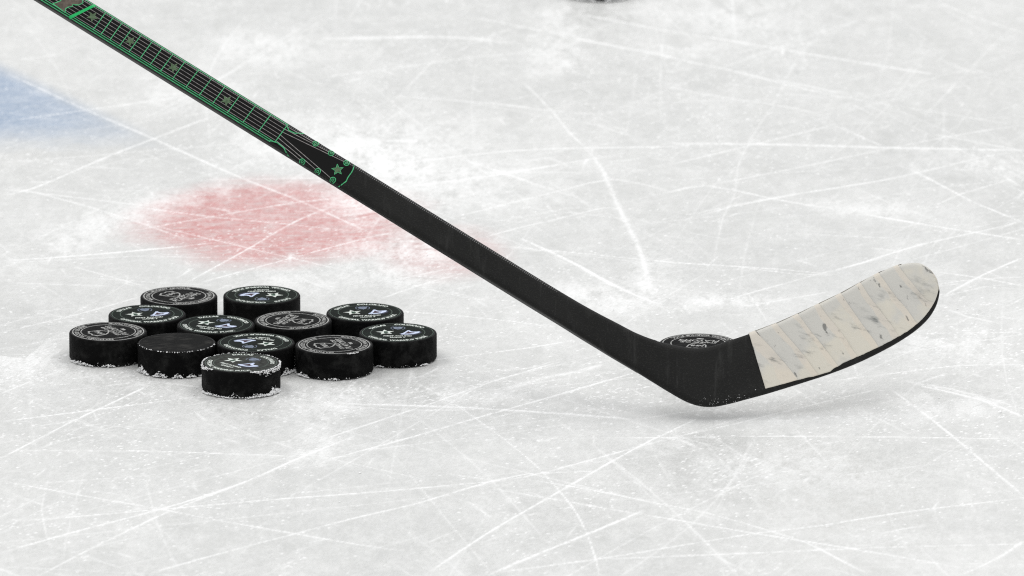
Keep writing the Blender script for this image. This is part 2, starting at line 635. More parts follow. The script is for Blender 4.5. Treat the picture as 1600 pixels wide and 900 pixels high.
# broad swept smears and snow-filled turns, plus white glare painted in along the shaft
SMEARS_AND_GLARE = """
496,650 482,690 478,740|26|.42
490,655 505,690 498,738|24|.38
845,20 870,50 880,95 850,130|55|.55
870,0 872,60|45|.5
990,372 1005,400 1020,470 1060,485 1110,472 1180,470|34|.55
1040,480 1110,471 1240,468|40|.6
1240,315 1340,328 1480,330|50|.34
0,440 87,388 208,332 322,300 445,296 550,309|60|.55
560,455 600,430 625,400|110|.55
600,360 640,390 610,420|120|.8
540,285 610,330 690,350|130|.8
380,455 470,440 560,420|90|.45
0,590 40,560 120,570|120|.55
1200,700 1260,730 1350,770|150|.18
1100,600 1190,650 1320,640|70|.25
1400,640 1470,630 1560,650|90|.35
640,610 680,615 760,610|80|.35
740,612 770,620 800,628|60|.5
430,640 500,640 560,600|70|.35
1000,40 1150,25 1300,20|200|.35
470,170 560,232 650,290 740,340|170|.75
1050,90 1080,75 1140,80|90|.45
380,40 420,90 460,110|110|.45
230,130 330,150 420,170|120|.35
1440,560 1500,540 1580,545|160|.35
1500,260 1560,255 1600,250|120|.4
850,440 960,470 1010,500|90|.5
"""
for row in SMEARS_AND_GLARE.strip().splitlines():
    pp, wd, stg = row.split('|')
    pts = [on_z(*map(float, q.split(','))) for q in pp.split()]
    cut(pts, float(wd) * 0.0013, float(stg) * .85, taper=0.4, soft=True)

# older, fainter cuts everywhere, in and beyond the frame
def stray(cx, cy, ln, wd, stg):
    a = random.choice([R(58), R(66), R(-58), R(-64), R(20), R(-30), R(80), R(35), R(-72)]) + random.gauss(0, 0.25)
    c = Vector((cx, cy, 0))
    d = Vector((math.cos(a), math.sin(a), 0))
    k = Vector((-d.y, d.x, 0)) * random.gauss(0, 0.03) * ln
    cut([c - d * ln, c + k, c + d * ln], wd, stg, step=0.06, taper=.3)


for i in range(620):
    stray(random.uniform(-.62, .62), random.uniform(-1.25, 1.45), random.uniform(.04, .42), random.uniform(.0012, .0024), random.choice([.08, .11, .15, .2, .28]))
for i in range(420):      # short nicks
    stray(random.uniform(-.6, .6), random.uniform(-1.25, 1.45), random.uniform(.006, .03), random.uniform(.0014, .003), random.uniform(.2, .45))
for i in range(150):
    x = random.uniform(-1.5, 1.5)
    y = random.uniform(-2.3, 2.4)
    if abs(x) < .9 and -1.5 < y < 1.7: continue
    stray(x, y, random.uniform(.1, .3), random.uniform(.008, .014), random.uniform(.4, .7))


def lattice(step_x, step_y, seed):
    """smooth random field over the grid"""
    r_ = np.random.default_rng(seed)
    lim = 3.0
    kx, ky = int(2 * lim / step_x) + 3, int(2 * lim / step_y) + 3
    v = r_.standard_normal((ky, kx))
    fx = np.clip((GX + lim) / step_x, 0, kx - 2.001); fy = np.clip((GY + lim) / step_y, 0, ky - 2.001)
    ix, iy = fx.astype(int), fy.astype(int)
    tx, ty = fx - ix, fy - iy
    tx = tx * tx * (3 - 2 * tx); ty = ty * ty * (3 - 2 * ty)
    A = v[iy][:, ix] * (1 - tx) + v[iy][:, ix + 1] * tx
    B = v[iy + 1][:, ix] * (1 - tx) + v[iy + 1][:, ix + 1] * tx
    return A * (1 - ty)[:, None] + B * ty[:, None]


cloud = .30 * lattice(.11, .30, 1) + .34 * lattice(.035, .09, 2) + .40 * lattice(.012, .032, 3) + .42 * lattice(.004, .010, 4)
grain = nrg.standard_normal((NY, NX))
# thin frost left by the day's skating, patchy
haze_ = np.clip(.16 + .095 * cloud + .055 * grain, 0, .7)
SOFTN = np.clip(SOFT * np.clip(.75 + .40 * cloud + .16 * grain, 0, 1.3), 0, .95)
# crumbs: single bright specks in drifts
drift = lattice(.16, .45, 11) + .8 * lattice(.04, .11, 12)
spk = (nrg.random((NY, NX)) < np.clip(.0035 + .0085 * np.clip(drift, -.3, 2.2), 0, .04) * (1 + 3.0 * SOFT))
for (px_, py_, sx_, sy_, k_) in ((250, 590, 80, 10, .03), (560, 612, 70, 12, .05), (700, 615, 80, 18, .05), (960, 620, 60, 16, .05), (1200, 632, 120, 16, .03),
                                 (1420, 650, 110, 24, .04), (470, 640, 60, 16, .03), (390, 380, 120, 30, .035), (160, 640, 90, 20, .02), (30, 590, 40, 24, .05),
                                 (420, 622, 60, 7, .05), (1130, 740, 90, 40, .025), (700, 520, 60, 24, .02), (1500, 520, 80, 50, .02)):
    q_ = on_z(px_, py_)
    sx_, sy_ = sx_ / 1562, sy_ / 390
    spk |= nrg.random((NY, NX)) < k_ * np.exp(-((GX[None, :] - q_.x) / sx_) ** 2 - ((GY[:, None] - q_.y) / sy_) ** 2)
speck = np.where(spk, nrg.uniform(.45, 1.0, (NY, NX)), 0)
speck[:, 1:] = np.maximum(speck[:, 1:], .7 * speck[:, :-1] * (nrg.random((NY, NX - 1)) < .5))
RELIEF += speck * 0.0002
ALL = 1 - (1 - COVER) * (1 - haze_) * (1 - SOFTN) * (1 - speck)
RELIEF += .00005 * cloud

co = np.zeros((NY, NX, 3), dtype=np.float32)
co[:, :, 0] = GX[None, :]
co[:, :, 1] = GY[:, None]
co[:, :, 2] = np.clip(RELIEF, -.0002, .0009)
idx = np.arange(NX * NY, dtype=np.int32).reshape(NY, NX)
quads = np.stack([idx[:-1, :-1], idx[:-1, 1:], idx[1:, 1:], idx[1:, :-1]], axis=-1).reshape(-1, 4)
me = bpy.data.meshes.new('ice_surface')
me.vertices.add(NX * NY)
me.vertices.foreach_set('co', co.ravel())
me.loops.add(quads.size)
me.loops.foreach_set('vertex_index', quads.ravel())
me.polygons.add(len(quads))
me.polygons.foreach_set('loop_start', np.arange(0, quads.size, 4, dtype=np.int32))
me.polygons.foreach_set('use_smooth', np.ones(len(quads), dtype=bool))
me.update(calc_edges=True)
at = me.attributes.new('snow_and_glare', 'FLOAT', 'POINT')
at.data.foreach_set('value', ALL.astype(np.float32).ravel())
ice = link('ice_surface', me, M['ice'])
tag(ice, 'white scratched rink ice with faint red and blue paint beneath', 'ice', kind='structure')


# ------------------------------------------------------------------ loose snow grains
class Grains:
    def __init__(self):
        self.v, self.f = [], []

    def add(self, p, r, flat=0.4):
        b = len(self.v)
        a = random.uniform(0, 6.3)
        for k in range(4):
            q = a + k * math.pi / 2 + random.uniform(-.3, .3)
            rr = r * random.uniform(0.6, 1.25)
            self.v.append((p[0] + math.cos(q) * rr, p[1] + math.sin(q) * rr, p[2] + random.uniform(-.2, .2) * r))
        self.v.append((p[0], p[1], p[2] + r * flat * random.uniform(.7, 1.3)))
        self.v.append((p[0], p[1], p[2] - r * flat))
        for k in range(4):
            k2 = (k + 1) % 4
            self.f.append((b + k, b + k2, b + 4))
            self.f.append((b + k2, b + k, b + 5))

    def build(self, name, mat, parent=None):
        return link(name, mesh(name, self.v, self.f), mat, parent)


gr = Grains()


def dens(x, y):
    return noise.noise(Vector((x * 4, y * 4, 5.1))) + 0.7 * noise.noise(Vector((x * 13, y * 13, 1.7)))


cnt = 0
while cnt < 500:
    x, y = random.uniform(-0.75, 0.75), random.uniform(-1.5, 1.6)
    if dens(x, y) < random.uniform(-0.5, 0.9): continue
    r = 0.00028 * math.exp(random.gauss(0.35, 0.55))
    gr.add((x, y, r * 0.3), min(r, 0.0022))
    cnt += 1
for k in range(300):      # sparser beyond the frame
    x, y = random.uniform(-2.2, 2.2), random.uniform(-3, 3.4)
    if abs(x) < .75: continue
    r = 0.0004 * math.exp(random.gauss(0.35, 0.5))
    gr.add((x, y, r * .3), r)

# ------------------------------------------------------------------ lettering and emblem meshes
_txt = {}


def glyphs(s, size, bold=0.0, spacing=1.0):
    key = (s, size, bold, spacing)
    if key in _txt: return _txt[key]
    cu = bpy.data.curves.new('lettering', 'FONT')
    cu.body = s
    cu.size = size
    cu.offset = bold
    cu.space_character = spacing
    cu.resolution_u = 2
    cu.align_x = 'CENTER'
    o = bpy.data.objects.new('lettering', cu)
    COL.objects.link(o)
    bpy.context.view_layer.update()
    dg = bpy.context.evaluated_depsgraph_get()
    me = o.evaluated_get(dg).to_mesh()
    vs = [v.co.copy() for v in me.vertices]
    fs = [tuple(p.vertices) for p in me.polygons]
    o.evaluated_get(dg).to_mesh_clear()
    bpy.data.objects.remove(o)
    bpy.data.curves.remove(cu)
    _txt[key] = (vs, fs)
    return vs, fs


class Flat:
    """flat print made of small polygons"""
    def __init__(self):
        self.v, self.f = [], []

    def put(self, vs, fs, z=0.0):
        b = len(self.v)
        for v in vs: self.v.append((v[0], v[1], z))
        for f in fs: self.f.append(tuple(b + i for i in f))

    def poly(self, pts, z=0.0):
        self.put(pts, [tuple(range(len(pts)))], z)

    def text(self, s, size, x, y, z, bold=0.0, shear=0.0):
        vs, fs = glyphs(s, size, bold)
        self.put([(v.x + x + shear * v.y, v.y + y) for v in vs], fs, z)

    def arc_text(self, s, size, r, mid, z, top=True, bold=0.0, spacing=1.0):
        vs, fs = glyphs(s, size, bold, spacing)
        out = []
        for v in vs:
            if top:
                a, rr = mid - v.x / r, r + v.y - size * .35
            else:
                a, rr = mid + v.x / r, r - v.y + size * .35
            out.append((math.cos(a) * rr, math.sin(a) * rr))
        self.put(out, fs, z)

    def ring(self, r0, r1, z, n=72):
        vs = []
        for i in range(n):
            a = 2 * math.pi * i / n
            vs += [(math.cos(a) * r0, math.sin(a) * r0), (math.cos(a) * r1, math.sin(a) * r1)]
        self.put(vs, [(2 * i, 2 * i + 1, (2 * i + 3) % (2 * n), (2 * i + 2) % (2 * n)) for i in range(n)], z)

    def disc(self, r, z, n=64):
        self.poly([(math.cos(2 * math.pi * i / n) * r, math.sin(2 * math.pi * i / n) * r) for i in range(n)], z)

    def star(self, x, y, r, z, rot=0.0, inner=0.42):
        pts = []
        for k in range(10):
            a = math.pi / 2 + rot + k * math.pi / 5
            q = r if k % 2 == 0 else r * inner
            pts.append((x + math.cos(a) * q, y + math.sin(a) * q))
        vs = pts + [(x, y)]
        self.put(vs, [(k, (k + 1) % 10, 10) for k in range(10)], z)

    def mesh(self, name):
        return mesh(name, self.v, self.f)


def shield_pts(cx, cy, wd, h):
    base = [(-.5, .36), (-.30, .42), (-.22, .5), (0, .43), (.22, .5), (.30, .42), (.5, .36), (.46, .1), (.44, -.12), (.30, -.30), (0, -.5), (-.30, -.30), (-.44, -.12), (-.46, .1)]
    return [(cx + a * wd, cy + b * h) for a, b in base]


def fan(pts):
    n = len(pts)
    cx = sum(p[0] for p in pts) / n
    cy = sum(p[1] for p in pts) / n
    return pts + [(cx, cy)], [(i, (i + 1) % n, n) for i in range(n)]


TOP = 0.0254
Z1, Z2, Z3, Z4 = TOP + 0.00006, TOP + 0.00012, TOP + 0.00018, TOP + 0.00024
mm = 0.001

# puck body: lathe with rounded rims
prof = [(0, 0), (36.6, 0), (37.6, .4), (38.1, 1.5), (38.1, 6.5), (38.1, 12.7), (38.1, 19), (38.1, 23.9), (37.6, 25.0), (36.6, 25.4), (20, 25.4), (0, 25.4)]
SEG = 72
vs, fs = [], []
for (r, z) in prof[1:-1]:
    for i in range(SEG):
        a = 2 * math.pi * i / SEG
        vs.append((r * mm * math.cos(a), r * mm * math.sin(a), z * mm))
rows = len(prof) - 2
for j in range(rows - 1):
    for i in range(SEG):
        a, b = j * SEG + i, j * SEG + (i + 1) % SEG
        fs.append((a, b, b + SEG, a + SEG))
vs.append((0, 0, 0)); vs.append((0, 0, TOP))
for i in range(SEG):
    j = (i + 1) % SEG
    fs.append((j, i, len(vs) - 2))
    fs.append(((rows - 1) * SEG + i, (rows - 1) * SEG + j, len(vs) - 1))
body_me = mesh('puck_body', vs, fs, True)
body_me.materials.append(M['rubber'])


def fm(fn, name):
    f = Flat()
    fn(f)
    return f.mesh(name)


# design one: league shield and play-off lettering between two silver rings
d1 = []
d1.append(('outer_ring', fm(lambda f: f.ring(34.0 * mm, 35.2 * mm, Z1), 'outer_ring'), M['ink_grey']))
d1.append(('inner_ring', fm(lambda f: f.ring(26.1 * mm, 27.1 * mm, Z1), 'inner_ring'), M['ink_grey']))


d1.append(('ring_lettering', fm(lambda f: f.arc_text('NATIONAL HOCKEY LEAGUE', 5.6 * mm, 30.7 * mm, R(90), Z1, True, 0.00024, 1.05), 'ring_lettering'), M['ink_grey']))
d1.append(('ring_lettering', fm(lambda f: f.arc_text('OFFICIAL WARMUP PUCK', 5.6 * mm, 30.7 * mm, R(-90), Z1, False, 0.00024, 1.02), 'ring_lettering'), M['ink_grey']))


for txt_, sz_, y_ in (('STANLEY CUP', 5.6, -5.0), ('PLAYOFFS', 8.8, -12.8)):
    d1.append(('title_lettering', fm(lambda f: f.text(txt_, sz_ * mm, 0, y_ * mm, Z1, 0.00024, .15), 'title_lettering'), M['ink_grey']))
d1.append(('title_mark', fm(lambda f: f.poly([(-4.2 * mm, -15.0 * mm), (-2.6 * mm, -18.4 * mm), (2.6 * mm, -18.4 * mm), (4.2 * mm, -15.0 * mm)], Z1), 'title_mark'), M['ink_grey']))
d1.append(('shield', fm(lambda f: f.put(*fan(shield_pts(0, 9.5 * mm, 20.5 * mm, 22 * mm)), Z1), 'shield'), M['ink_grey']))
d1.append(('shield_field', fm(lambda f: f.put(*fan(shield_pts(0, 9.5 * mm, 17.2 * mm, 18.6 * mm)), Z2), 'shield_field'), M['rubber']))


def d1_band(f):
    f.text('NHL', 7.0 * mm, 0.0 * mm, 7.6 * mm, Z3, 0.0003, .2)


d1.append(('shield_letters', fm(d1_band, 'shield_letters'), M['ink_grey']))

# design two: two club emblems on a green-black disc
d2 = []
d2.append(('print_disc', fm(lambda f: f.disc(35.6 * mm, Z1), 'print_disc'), M['green_black']))
d2.append(('outer_ring', fm(lambda f: f.ring(34.3 * mm, 34.9 * mm, Z2), 'outer_ring'), M['ink_green_grey']))
d2.append(('inner_ring', fm(lambda f: f.ring(26.2 * mm, 26.8 * mm, Z2), 'inner_ring'), M['ink_green_grey']))


for txt_, mid_, top_ in (('DALLAS', 133, True), ('COLORADO', 66, True), ('OFFICIAL WARMUP PUCK', -90, False)):
    d2.append(('ring_lettering', fm(lambda f: f.arc_text(txt_, 5.6 * mm, 30.5 * mm, R(mid_), Z2, top_, 0.00028, 1.06), 'ring_lettering'), M['ink_white']))


for txt_, sz_, y_ in (('FIRST ROUND', 4.4, -15.0), ('GAME 7', 4.4, -20.4)):
    d2.append(('title_lettering', fm(lambda f: f.text(txt_, sz_ * mm, 0, y_ * mm, Z2, 0.00020), 'title_lettering'), M['ink_white']))
d2.append(('star_emblem', fm(lambda f: f.star(-12 * mm, 1.0 * mm, 9.6 * mm, Z2, R(8), .44), 'star_emblem'), M['ink_white']))


def d2_d(f):
    n = 14
    o = [(-13.4 * mm, 4.2 * mm)] + [(-12.6 * mm + math.cos(R(90 - 180 * i / n)) * 3.6 * mm, .6 * mm + math.sin(R(90 - 180 * i / n)) * 3.6 * mm) for i in range(n + 1)] + [(-13.4 * mm, -3.0 * mm)]
    f.put(*fan(o), Z3)


d2.append(('star_letter', fm(d2_d, 'star_letter'), M['ink_star_green']))


def d2_mount(f):
    A = [(2.0, -6.0), (5.0, -3.0), (7.6, 3.0), (9.4, 8.0), (11.2, 8.2), (13.0, 4.0), (15.5, 2.6), (20.5, 3.6), (22.2, 2.0), (20.0, -2.6), (15.5, -6.6), (9.0, -8.2), (4.0, -7.8)]
    f.put(*fan([(a * mm, b * mm) for a, b in A]), Z2)


d2.append(('mountain_emblem', fm(d2_mount, 'mountain_emblem'), M['ink_blue']))


def d2_peak(f):
    A = [(6.6, -4.6), (8.8, 0.0), (10.2, 4.4), (11.6, 1.4), (14.0, -0.6), (17.0, -0.2), (15.0, -3.0), (11.0, -4.8)]
    f.put(*fan([(a * mm, b * mm) for a, b in A]), Z3)


d2.append(('mountain_peak', fm(d2_peak, 'mountain_peak'), M['ink_maroon']))


def d2_swoosh(f):
    A = [(1.0, -7.4), (4.0, -8.8), (9.0, -9.4), (16.0, -7.6), (20.8, -3.0), (22.4, 1.6), (23.4, 0.4), (21.6, -4.8), (16.6, -9.4), (9.0, -11.0), (3.6, -10.0)]
    for i in range(5):
        f.poly([(a * mm, b * mm) for a, b in (A[i], A[i + 1], A[9 - i], A[10 - i])], Z2)


d2.append(('mountain_swoosh', fm(d2_swoosh, 'mountain_swoosh'), M['ink_navy']))
d2.append(('league_shield', fm(lambda f: f.put(*fan(shield_pts(0, 16.5 * mm, 9.5 * mm, 11 * mm)), Z2), 'league_shield'), M['ink_slate']))


def d2_cup(f, s):
    pts = []
    for i in range(7):
        a = R(-60 + 20 * i)
        pts.append((s * (1.5 + 5.8 * math.cos(a)) * mm, (16.5 + 6.8 * math.sin(a)) * mm))
    for i in range(6, -1, -1):
        a = R(-60 + 20 * i)
        pts.append((s * (1.5 + 5.0 * math.cos(a)) * mm, (16.5 + 6.0 * math.sin(a)) * mm))
    f.put(pts, [(i, i + 1, 12 - i, 13 - i) for i in range(6)], Z2)


for sd_ in (-1, 1):
    d2.append(('shield_border', fm(lambda f: d2_cup(f, sd_), 'shield_border'), M['ink_slate']))

# third kind: print worn away
d3 = [('worn_face', fm(lambda f: f.disc(35.2 * mm, Z1), 'worn_face'), M['worn'])]


def rim_mesh():
    f = Flat()
    n = 96
    vs = []
    for i in range(n):
        a = 2 * math.pi * i / n
        wv = 0.25 * noise.noise(Vector((math.cos(a) * 3, math.sin(a) * 3, 2)))
        vs += [((35.9 + wv) * mm * math.cos(a), (35.9 + wv) * mm * math.sin(a)), (36.6 * mm * math.cos(a), 36.6 * mm * math.sin(a))]
    f.put(vs, [(2 * i, 2 * i + 1, (2 * i + 3) % (2 * n), (2 * i + 2) % (2 * n)) for i in range(n)], Z1)
    return f.mesh('scuffed_rim')


rim_me = rim_mesh()
for d in (d1, d2, d3):
    for nm_, me, mt in d:
        me.materials.append(mt)
rim_me.materials.append(M['rim_grey'])


def add_frost(root, amount, arcs=(), top=(), rot=0.0, seed=0):
    """snow grains stuck to the side near the ice (angles in the world, degrees), and on the upper edge"""
    rnd = random.Random(seed)
    g = Grains()
    k = 0
    while k < amount:
        a = rnd.uniform(math.pi, 2 * math.pi) if rnd.random() < .85 else rnd.uniform(0, math.pi)
        h = max(0.0, noise.noise(Vector((math.cos(a) * 3.1 + seed * 5, math.sin(a) * 3.1, seed)))) * 1.8 + 0.25
        z = abs(rnd.gauss(0, 0.0021)) * h
        r = 0.00022 * math.exp(rnd.gauss(.4, .45))
        rr = 0.0381 + r * .25 + (0.0014 * rnd.random() if z < 0.0014 else 0)
        g.add((rr * math.cos(a), rr * math.sin(a), z + r * .4), r, .8)
        k += 1
    for (a0, a1, zmax, cntn) in arcs:
        for _ in range(cntn):
            q = rnd.random()
            a = R(a0 + (a1 - a0) * q)
            prof_h = min(1.0, 3 * min(q, 1 - q)) * (0.25 + 1.5 * abs(noise.noise(Vector((q * 11, seed, 4)))) + .5 * abs(noise.noise(Vector((q * 37, seed, 9)))))
            z = zmax * prof_h * rnd.random()
            r = 0.00036 * math.exp(rnd.gauss(.2, .45))
            rr = 0.0381 + r * .3 + (1 - z / max(zmax, 1e-5)) * 0.0022 * rnd.random()
            g.add((rr * math.cos(a), rr * math.sin(a), z + r * .4), r, .8)
    for (a0, a1, drop, cntn) in top:
        for _ in range(cntn):
            q = rnd.random()
            a = R(a0 + (a1 - a0) * q)
            z = TOP - abs(rnd.gauss(0, drop)) * math.sin(math.pi * q) + .0002
            r = 0.00035 * math.exp(rnd.gauss(.25, .4))
            rr = (0.0381 if z < TOP - .001 else 0.0370 + .0009 * rnd.random()) + r * .2
            g.add((rr * math.cos(a), rr * math.sin(a), z), r, .8)
    o = g.build('frost', M['snow'], root)
    o.rotation_euler.z = -rot
    o['kind'] = 'stuff'


NEST = {'star_letter': 'star_emblem', 'mountain_peak': 'mountain_emblem', 'mountain_swoosh': 'mountain_emblem', 'shield_border': 'league_shield',
        'shield_field': 'shield', 'shield_letters': 'shield'}


def puck(loc, rot, design, label, frost=(220, (), ()), seed=1, disc_mat=None):
    root = bpy.data.objects.new('hockey_puck', None)
    COL.objects.link(root)
    root.empty_display_size = 0.02
    root.location = loc
    root.rotation_euler.z = R(rot)
    tag(root, label, 'puck', 'hockey pucks on the ice')
    link('rubber_body', body_me, None, root)
    link('scuffed_rim', rim_me, None, root)
    done = {}
    for nm, me, mt in design:
        if nm == 'print_disc' and disc_mat is not None:
            me = me.copy()
            me.materials.clear()
            me.materials.append(disc_mat)
        done[nm] = link(nm, me, None, done[NEST[nm]] if nm in NEST else root)
    add_frost(root, frost[0], frost[1], frost[2], R(rot), seed)
    return root


# top-face centres measured in the photograph
PUCKS = [
    ('A', 170.0, 519.5, 120, d1, 'shield printed puck at the far left end of the puck cluster'),
    ('B', 279.5, 464.0, 52, d1, 'shield printed puck at the back left of the cluster, farthest from camera'),
    ('C', 229.0, 493.0, 10, d2, 'green-black puck with star and mountain emblems, between the leftmost and back left pucks'),
    ('D', 409.0, 462.5, 182, d2, 'green-black puck at the back of the cluster with its print upside down'),
    ('E', 340.0, 508.5, -27, d2, 'green-black emblem puck behind the worn blank puck, in the middle of the cluster'),
    ('F', 458.0, 502.0, -113, d1, 'shield printed puck in the middle of the cluster, shield pointing right'),
    ('G', 400.5, 537.0, 160, d2, 'green-black emblem puck directly behind the snowy front puck, print upside down'),
    ('H', 376.5, 568.5, -45, d2, 'frosted puck nearest the camera with snow clinging to its right edge'),
    ('I', 522.5, 539.5, 108, d1, 'shield printed puck at the front right of the cluster, shield pointing left'),
    ('J', 618.0, 522.0, 0, d2, 'green-black emblem puck at the far right end of the cluster, print upright'),
    ('K', 567.5, 490.0, 9, d2, 'green-black emblem puck at the back right, behind the rightmost puck'),
    ('L', 278.5, 537.0, 20, d3, 'plain black puck with its print worn away, front left of the cluster'),
    ('M', 1091.0, 538.0, 172, d1, 'puck half hidden behind the heel of the stick blade'),
    ('N', 938.0, -43.0, 40, d1, 'blurred far puck cut off by the top edge of the picture'),
]
pos = [on_z(p[1], p[2], TOP) for p in PUCKS]
for it in range(200):                      # real pucks cannot overlap: ease neighbours apart by the fraction of a millimetre needed
    moved = False
    for i in range(len(pos)):
        for j in range(i):
            d = pos[i] - pos[j]
            L = d.length
            if L < 0.0768:
                k = d / L * (0.0768 - L) * 0.5
                pos[i] += k; pos[j] -= k
                moved = True
    if not moved: break

FROST = {
    'A': (60, ((205, 250, .0040, 150), (262, 282, .0035, 60), (322, 338, .0075, 120)), ()),
    'L': (60, ((196, 226, .0085, 300), (236, 256, .007, 170), (266, 280, .005, 110), (286, 300, .004, 80)), ((185, 350, .0003, 60),)),
    'H': (380, ((312, 345, .0085, 520), (280, 318, .0045, 200), (200, 260, .0022, 160)), ((285, 372, .0024, 520), (150, 225, .0022, 190), (20, 160, .0003, 90))),
    'I': (50, ((205, 232, .0040, 120), (182, 200, .004, 60), (262, 275, .003, 30)), ((290, 310, .0006, 40),)),
    'J': (30, ((200, 222, .002, 50), (238, 250, .0025, 40), (305, 320, .002, 50)), ()),
    'G': (70, ((310, 340, .005, 160),), ()),
    'N': (200, ((230, 262, .010, 380), (278, 312, .012, 480)), ()),
}
for i, p in enumerate(PUCKS):
    loc = Vector((pos[i].x, pos[i].y, 0.0012))
    puck(loc, p[3], p[4], p[5], FROST.get(p[0], (25, (), ())), i + 1, M['grey_disc'] if p[0] == 'H' else None)
    # grains lying on the ice round the base
    if p[0] in 'ALHIG':
        for k in range(50 if p[0] != 'H' else 90):
            a = random.uniform(math.pi * .98, math.pi * 2.02)
            rr = 0.0385 + abs(random.gauss(0, .007))
            r = 0.0004 * math.exp(random.gauss(.2, .4))
            gr.add((pos[i].x + rr * math.cos(a), pos[i].y + rr * math.sin(a), r * .4), r)
snow = gr.build('loose_snow_grains', M['snow'])
tag(snow, 'scattered white snow grains and crumbs lying on the ice', 'snow', kind='stuff')

# ------------------------------------------------------------------ the stick
HEEL_Z = 0.014
LEAN = R(27)                              # the stick leans back, away from the camera
HP = on_z(1105, 637, HEEL_Z)
TD = Vector((0, math.cos(LEAN), -math.sin(LEAN)))      # through the thickness, away from the camera


def on_stick(px, py, depth=0.0):
    d = ray(px, py)
    return cam_loc + d * (((HP - cam_loc).dot(TD) + depth) / d.dot(TD))



# (upper edge, lower edge, thickness mm, depth offset mm) along the stick
PAIRS = [
    (900, 469.5, 873, 509, 17.5, 0),
    (935, 489, 904, 528.5, 16.5, 0), (965, 504.5, 931, 545, 15.5, 0), (992, 518.5, 957, 561, 14, 0), (1018, 528.8, 985, 577.5, 12.5, 0),
    (1042, 535.2, 1016, 596.5, 11, 0), (1062, 539.5, 1048, 616, 10, .5), (1078, 541.8, 1073, 629.5, 9, 1), (1092, 542.6, 1095, 636.2, 8.5, 1.5),
    (1106, 541, 1116, 636.8, 8, 2), (1122, 537, 1140, 632.2, 7.5, 3), (1140, 531, 1165, 625.5, 7, 4), (1170, 521, 1198, 616.5, 6.5, 5.5),
    (1222, 502, 1250, 600.5, 6, 9), (1273, 478, 1300, 584, 5.8, 13), (1321, 455, 1345, 566, 5.6, 18), (1361, 432.5, 1390, 543.5, 5.4, 23),
    (1393, 418, 1421, 524.5, 5.2, 28), (1415, 412.3, 1440, 509.5, 5.0, 31), (1432, 411.5, 1453, 495.5, 4.8, 33.5), (1447, 416.8, 1462, 480.5, 4.6, 35.5),
    (1457, 425.5, 1466.5, 467, 4.4, 37), (1464, 436.5, 1468.2, 456.5, 4.2, 38),
]
PAIRS = [(138 + 702 * k / 7, 433.5 * k / 7, 113.8 + 700.2 * k / 7, 38.8 + 434.2 * k / 7, 18, 0) for k in range(8)] + PAIRS
SE = math.sin(LEAN - ELEV)
STN = []
for (ux, uy, lx, ly, th, dep) in PAIRS:
    sh = th * 0.5 * SE * 1.562 * 0.8       # the seen outline is a little larger than the mid-plane by half the thickness
    STN.append((on_stick(ux, uy + sh, dep * mm), on_stick(lx, ly - sh, dep * mm), th * mm))
# carry the shaft on beyond the frame to its full length
d_sh = (STN[0][0] - STN[4][0]).normalized()
OUT = 0.62
STN = [(STN[0][0] + d_sh * k, STN[0][1] + d_sh * k, STN[0][2]) for k in (OUT, OUT * .66, OUT * .33)] + STN
NST = len(STN)
I0 = 3                                     # station index of the first measured pair


def cr(a, b, c, d, s):
    return 0.5 * ((2 * b) + (c - a) * s + (2 * a - 5 * b + 4 * c - d) * s * s + (3 * b - a - 3 * c + d) * s ** 3)


def station(u):
    u = max(0.0, min(NST - 1.0001, u))
    i = int(u)
    s = u - i
    if i < I0 + 6:
        A, B = STN[i], STN[i + 1]
        return A[0].lerp(B[0], s), A[1].lerp(B[1], s), A[2]
    q = [STN[max(0, i - 1)], STN[i], STN[min(NST - 1, i + 1)], STN[min(NST - 1, i + 2)]]
    return cr(q[0][0], q[1][0], q[2][0], q[3][0], s), cr(q[0][1], q[1][1], q[2][1], q[3][1], s), q[1][2] * (1 - s) + q[2][2] * s


def surf(u, v, side, off=0.0):
    """point on the stick: v 0 lower edge .. 1 upper edge, side -1 camera face, +1 far face"""
    U, L, th = station(u)
    ax = U - L
    H = ax.length * 0.5
    ax = ax / (2 * H)
    b = th * 0.5
    r = min(b, H * 0.98, 0.0040 if th > .012 else b)
    h = -H + 2 * H * v
    e = abs(h) - (H - r)
    if e > 0:
        e = min(e, r)
        y = b - r + math.sqrt(max(0.0, r * r - e * e))
        ny, nh = (y - (b - r)) / r, e / r * (1 if h > 0 else -1)
    else:
        y, ny, nh = b, 1.0, 0.0
    c = (U + L) * 0.5
    # roll of the section: wider blades follow their curve in depth
    return c + ax * (h + nh * off) + TD * (side * (y + ny * off))


VS = [0, .008, .025, .05, .09, .14, .22, .35, .5, .65, .78, .86, .91, .95, .975, .992, 1]


def loft(u0, u1, n, cap0, cap1, name):
    vs, fs = [], []
    us = [u0 + (u1 - u0) * i / n for i in range(n + 1)]
    ring = [(v, -1) for v in VS] + [(v, 1) for v in reversed(VS)]
    K = len(ring)
    for u in us:
        for (v, s) in ring:
            vs.append(surf(u, v, s))
    for i in range(n):
        for k in range(K):
            a, b = i * K + k, i * K + (k + 1) % K
            fs.append((a, b, b + K, a + K))
    if cap0: fs.append(tuple(range(K)))
    if cap1: fs.append(tuple(n * K + k for k in range(K - 1, -1, -1)))
    me = mesh(name, vs, fs, True)
    bm = bmesh.new()
    bm.from_mesh(me)
    bmesh.ops.remove_doubles(bm, verts=bm.verts, dist=1e-6)
    bmesh.ops.recalc_face_normals(bm, faces=bm.faces)
    for e in bm.edges:
        if len(e.link_faces) == 2 and e.calc_face_angle(0) > R(50): e.smooth = False
    bm.to_mesh(me)
    bm.free()
    return me


USPLIT = I0 + 12.0
root_p = station(I0 + 16)[1]
stick = bpy.data.objects.new('hockey_stick', None)
COL.objects.link(stick)
stick.location = root_p
tag(stick, 'black hockey stick with green guitar print on its shaft and white taped blade', 'hockey stick')
stick.empty_display_size = 0.05


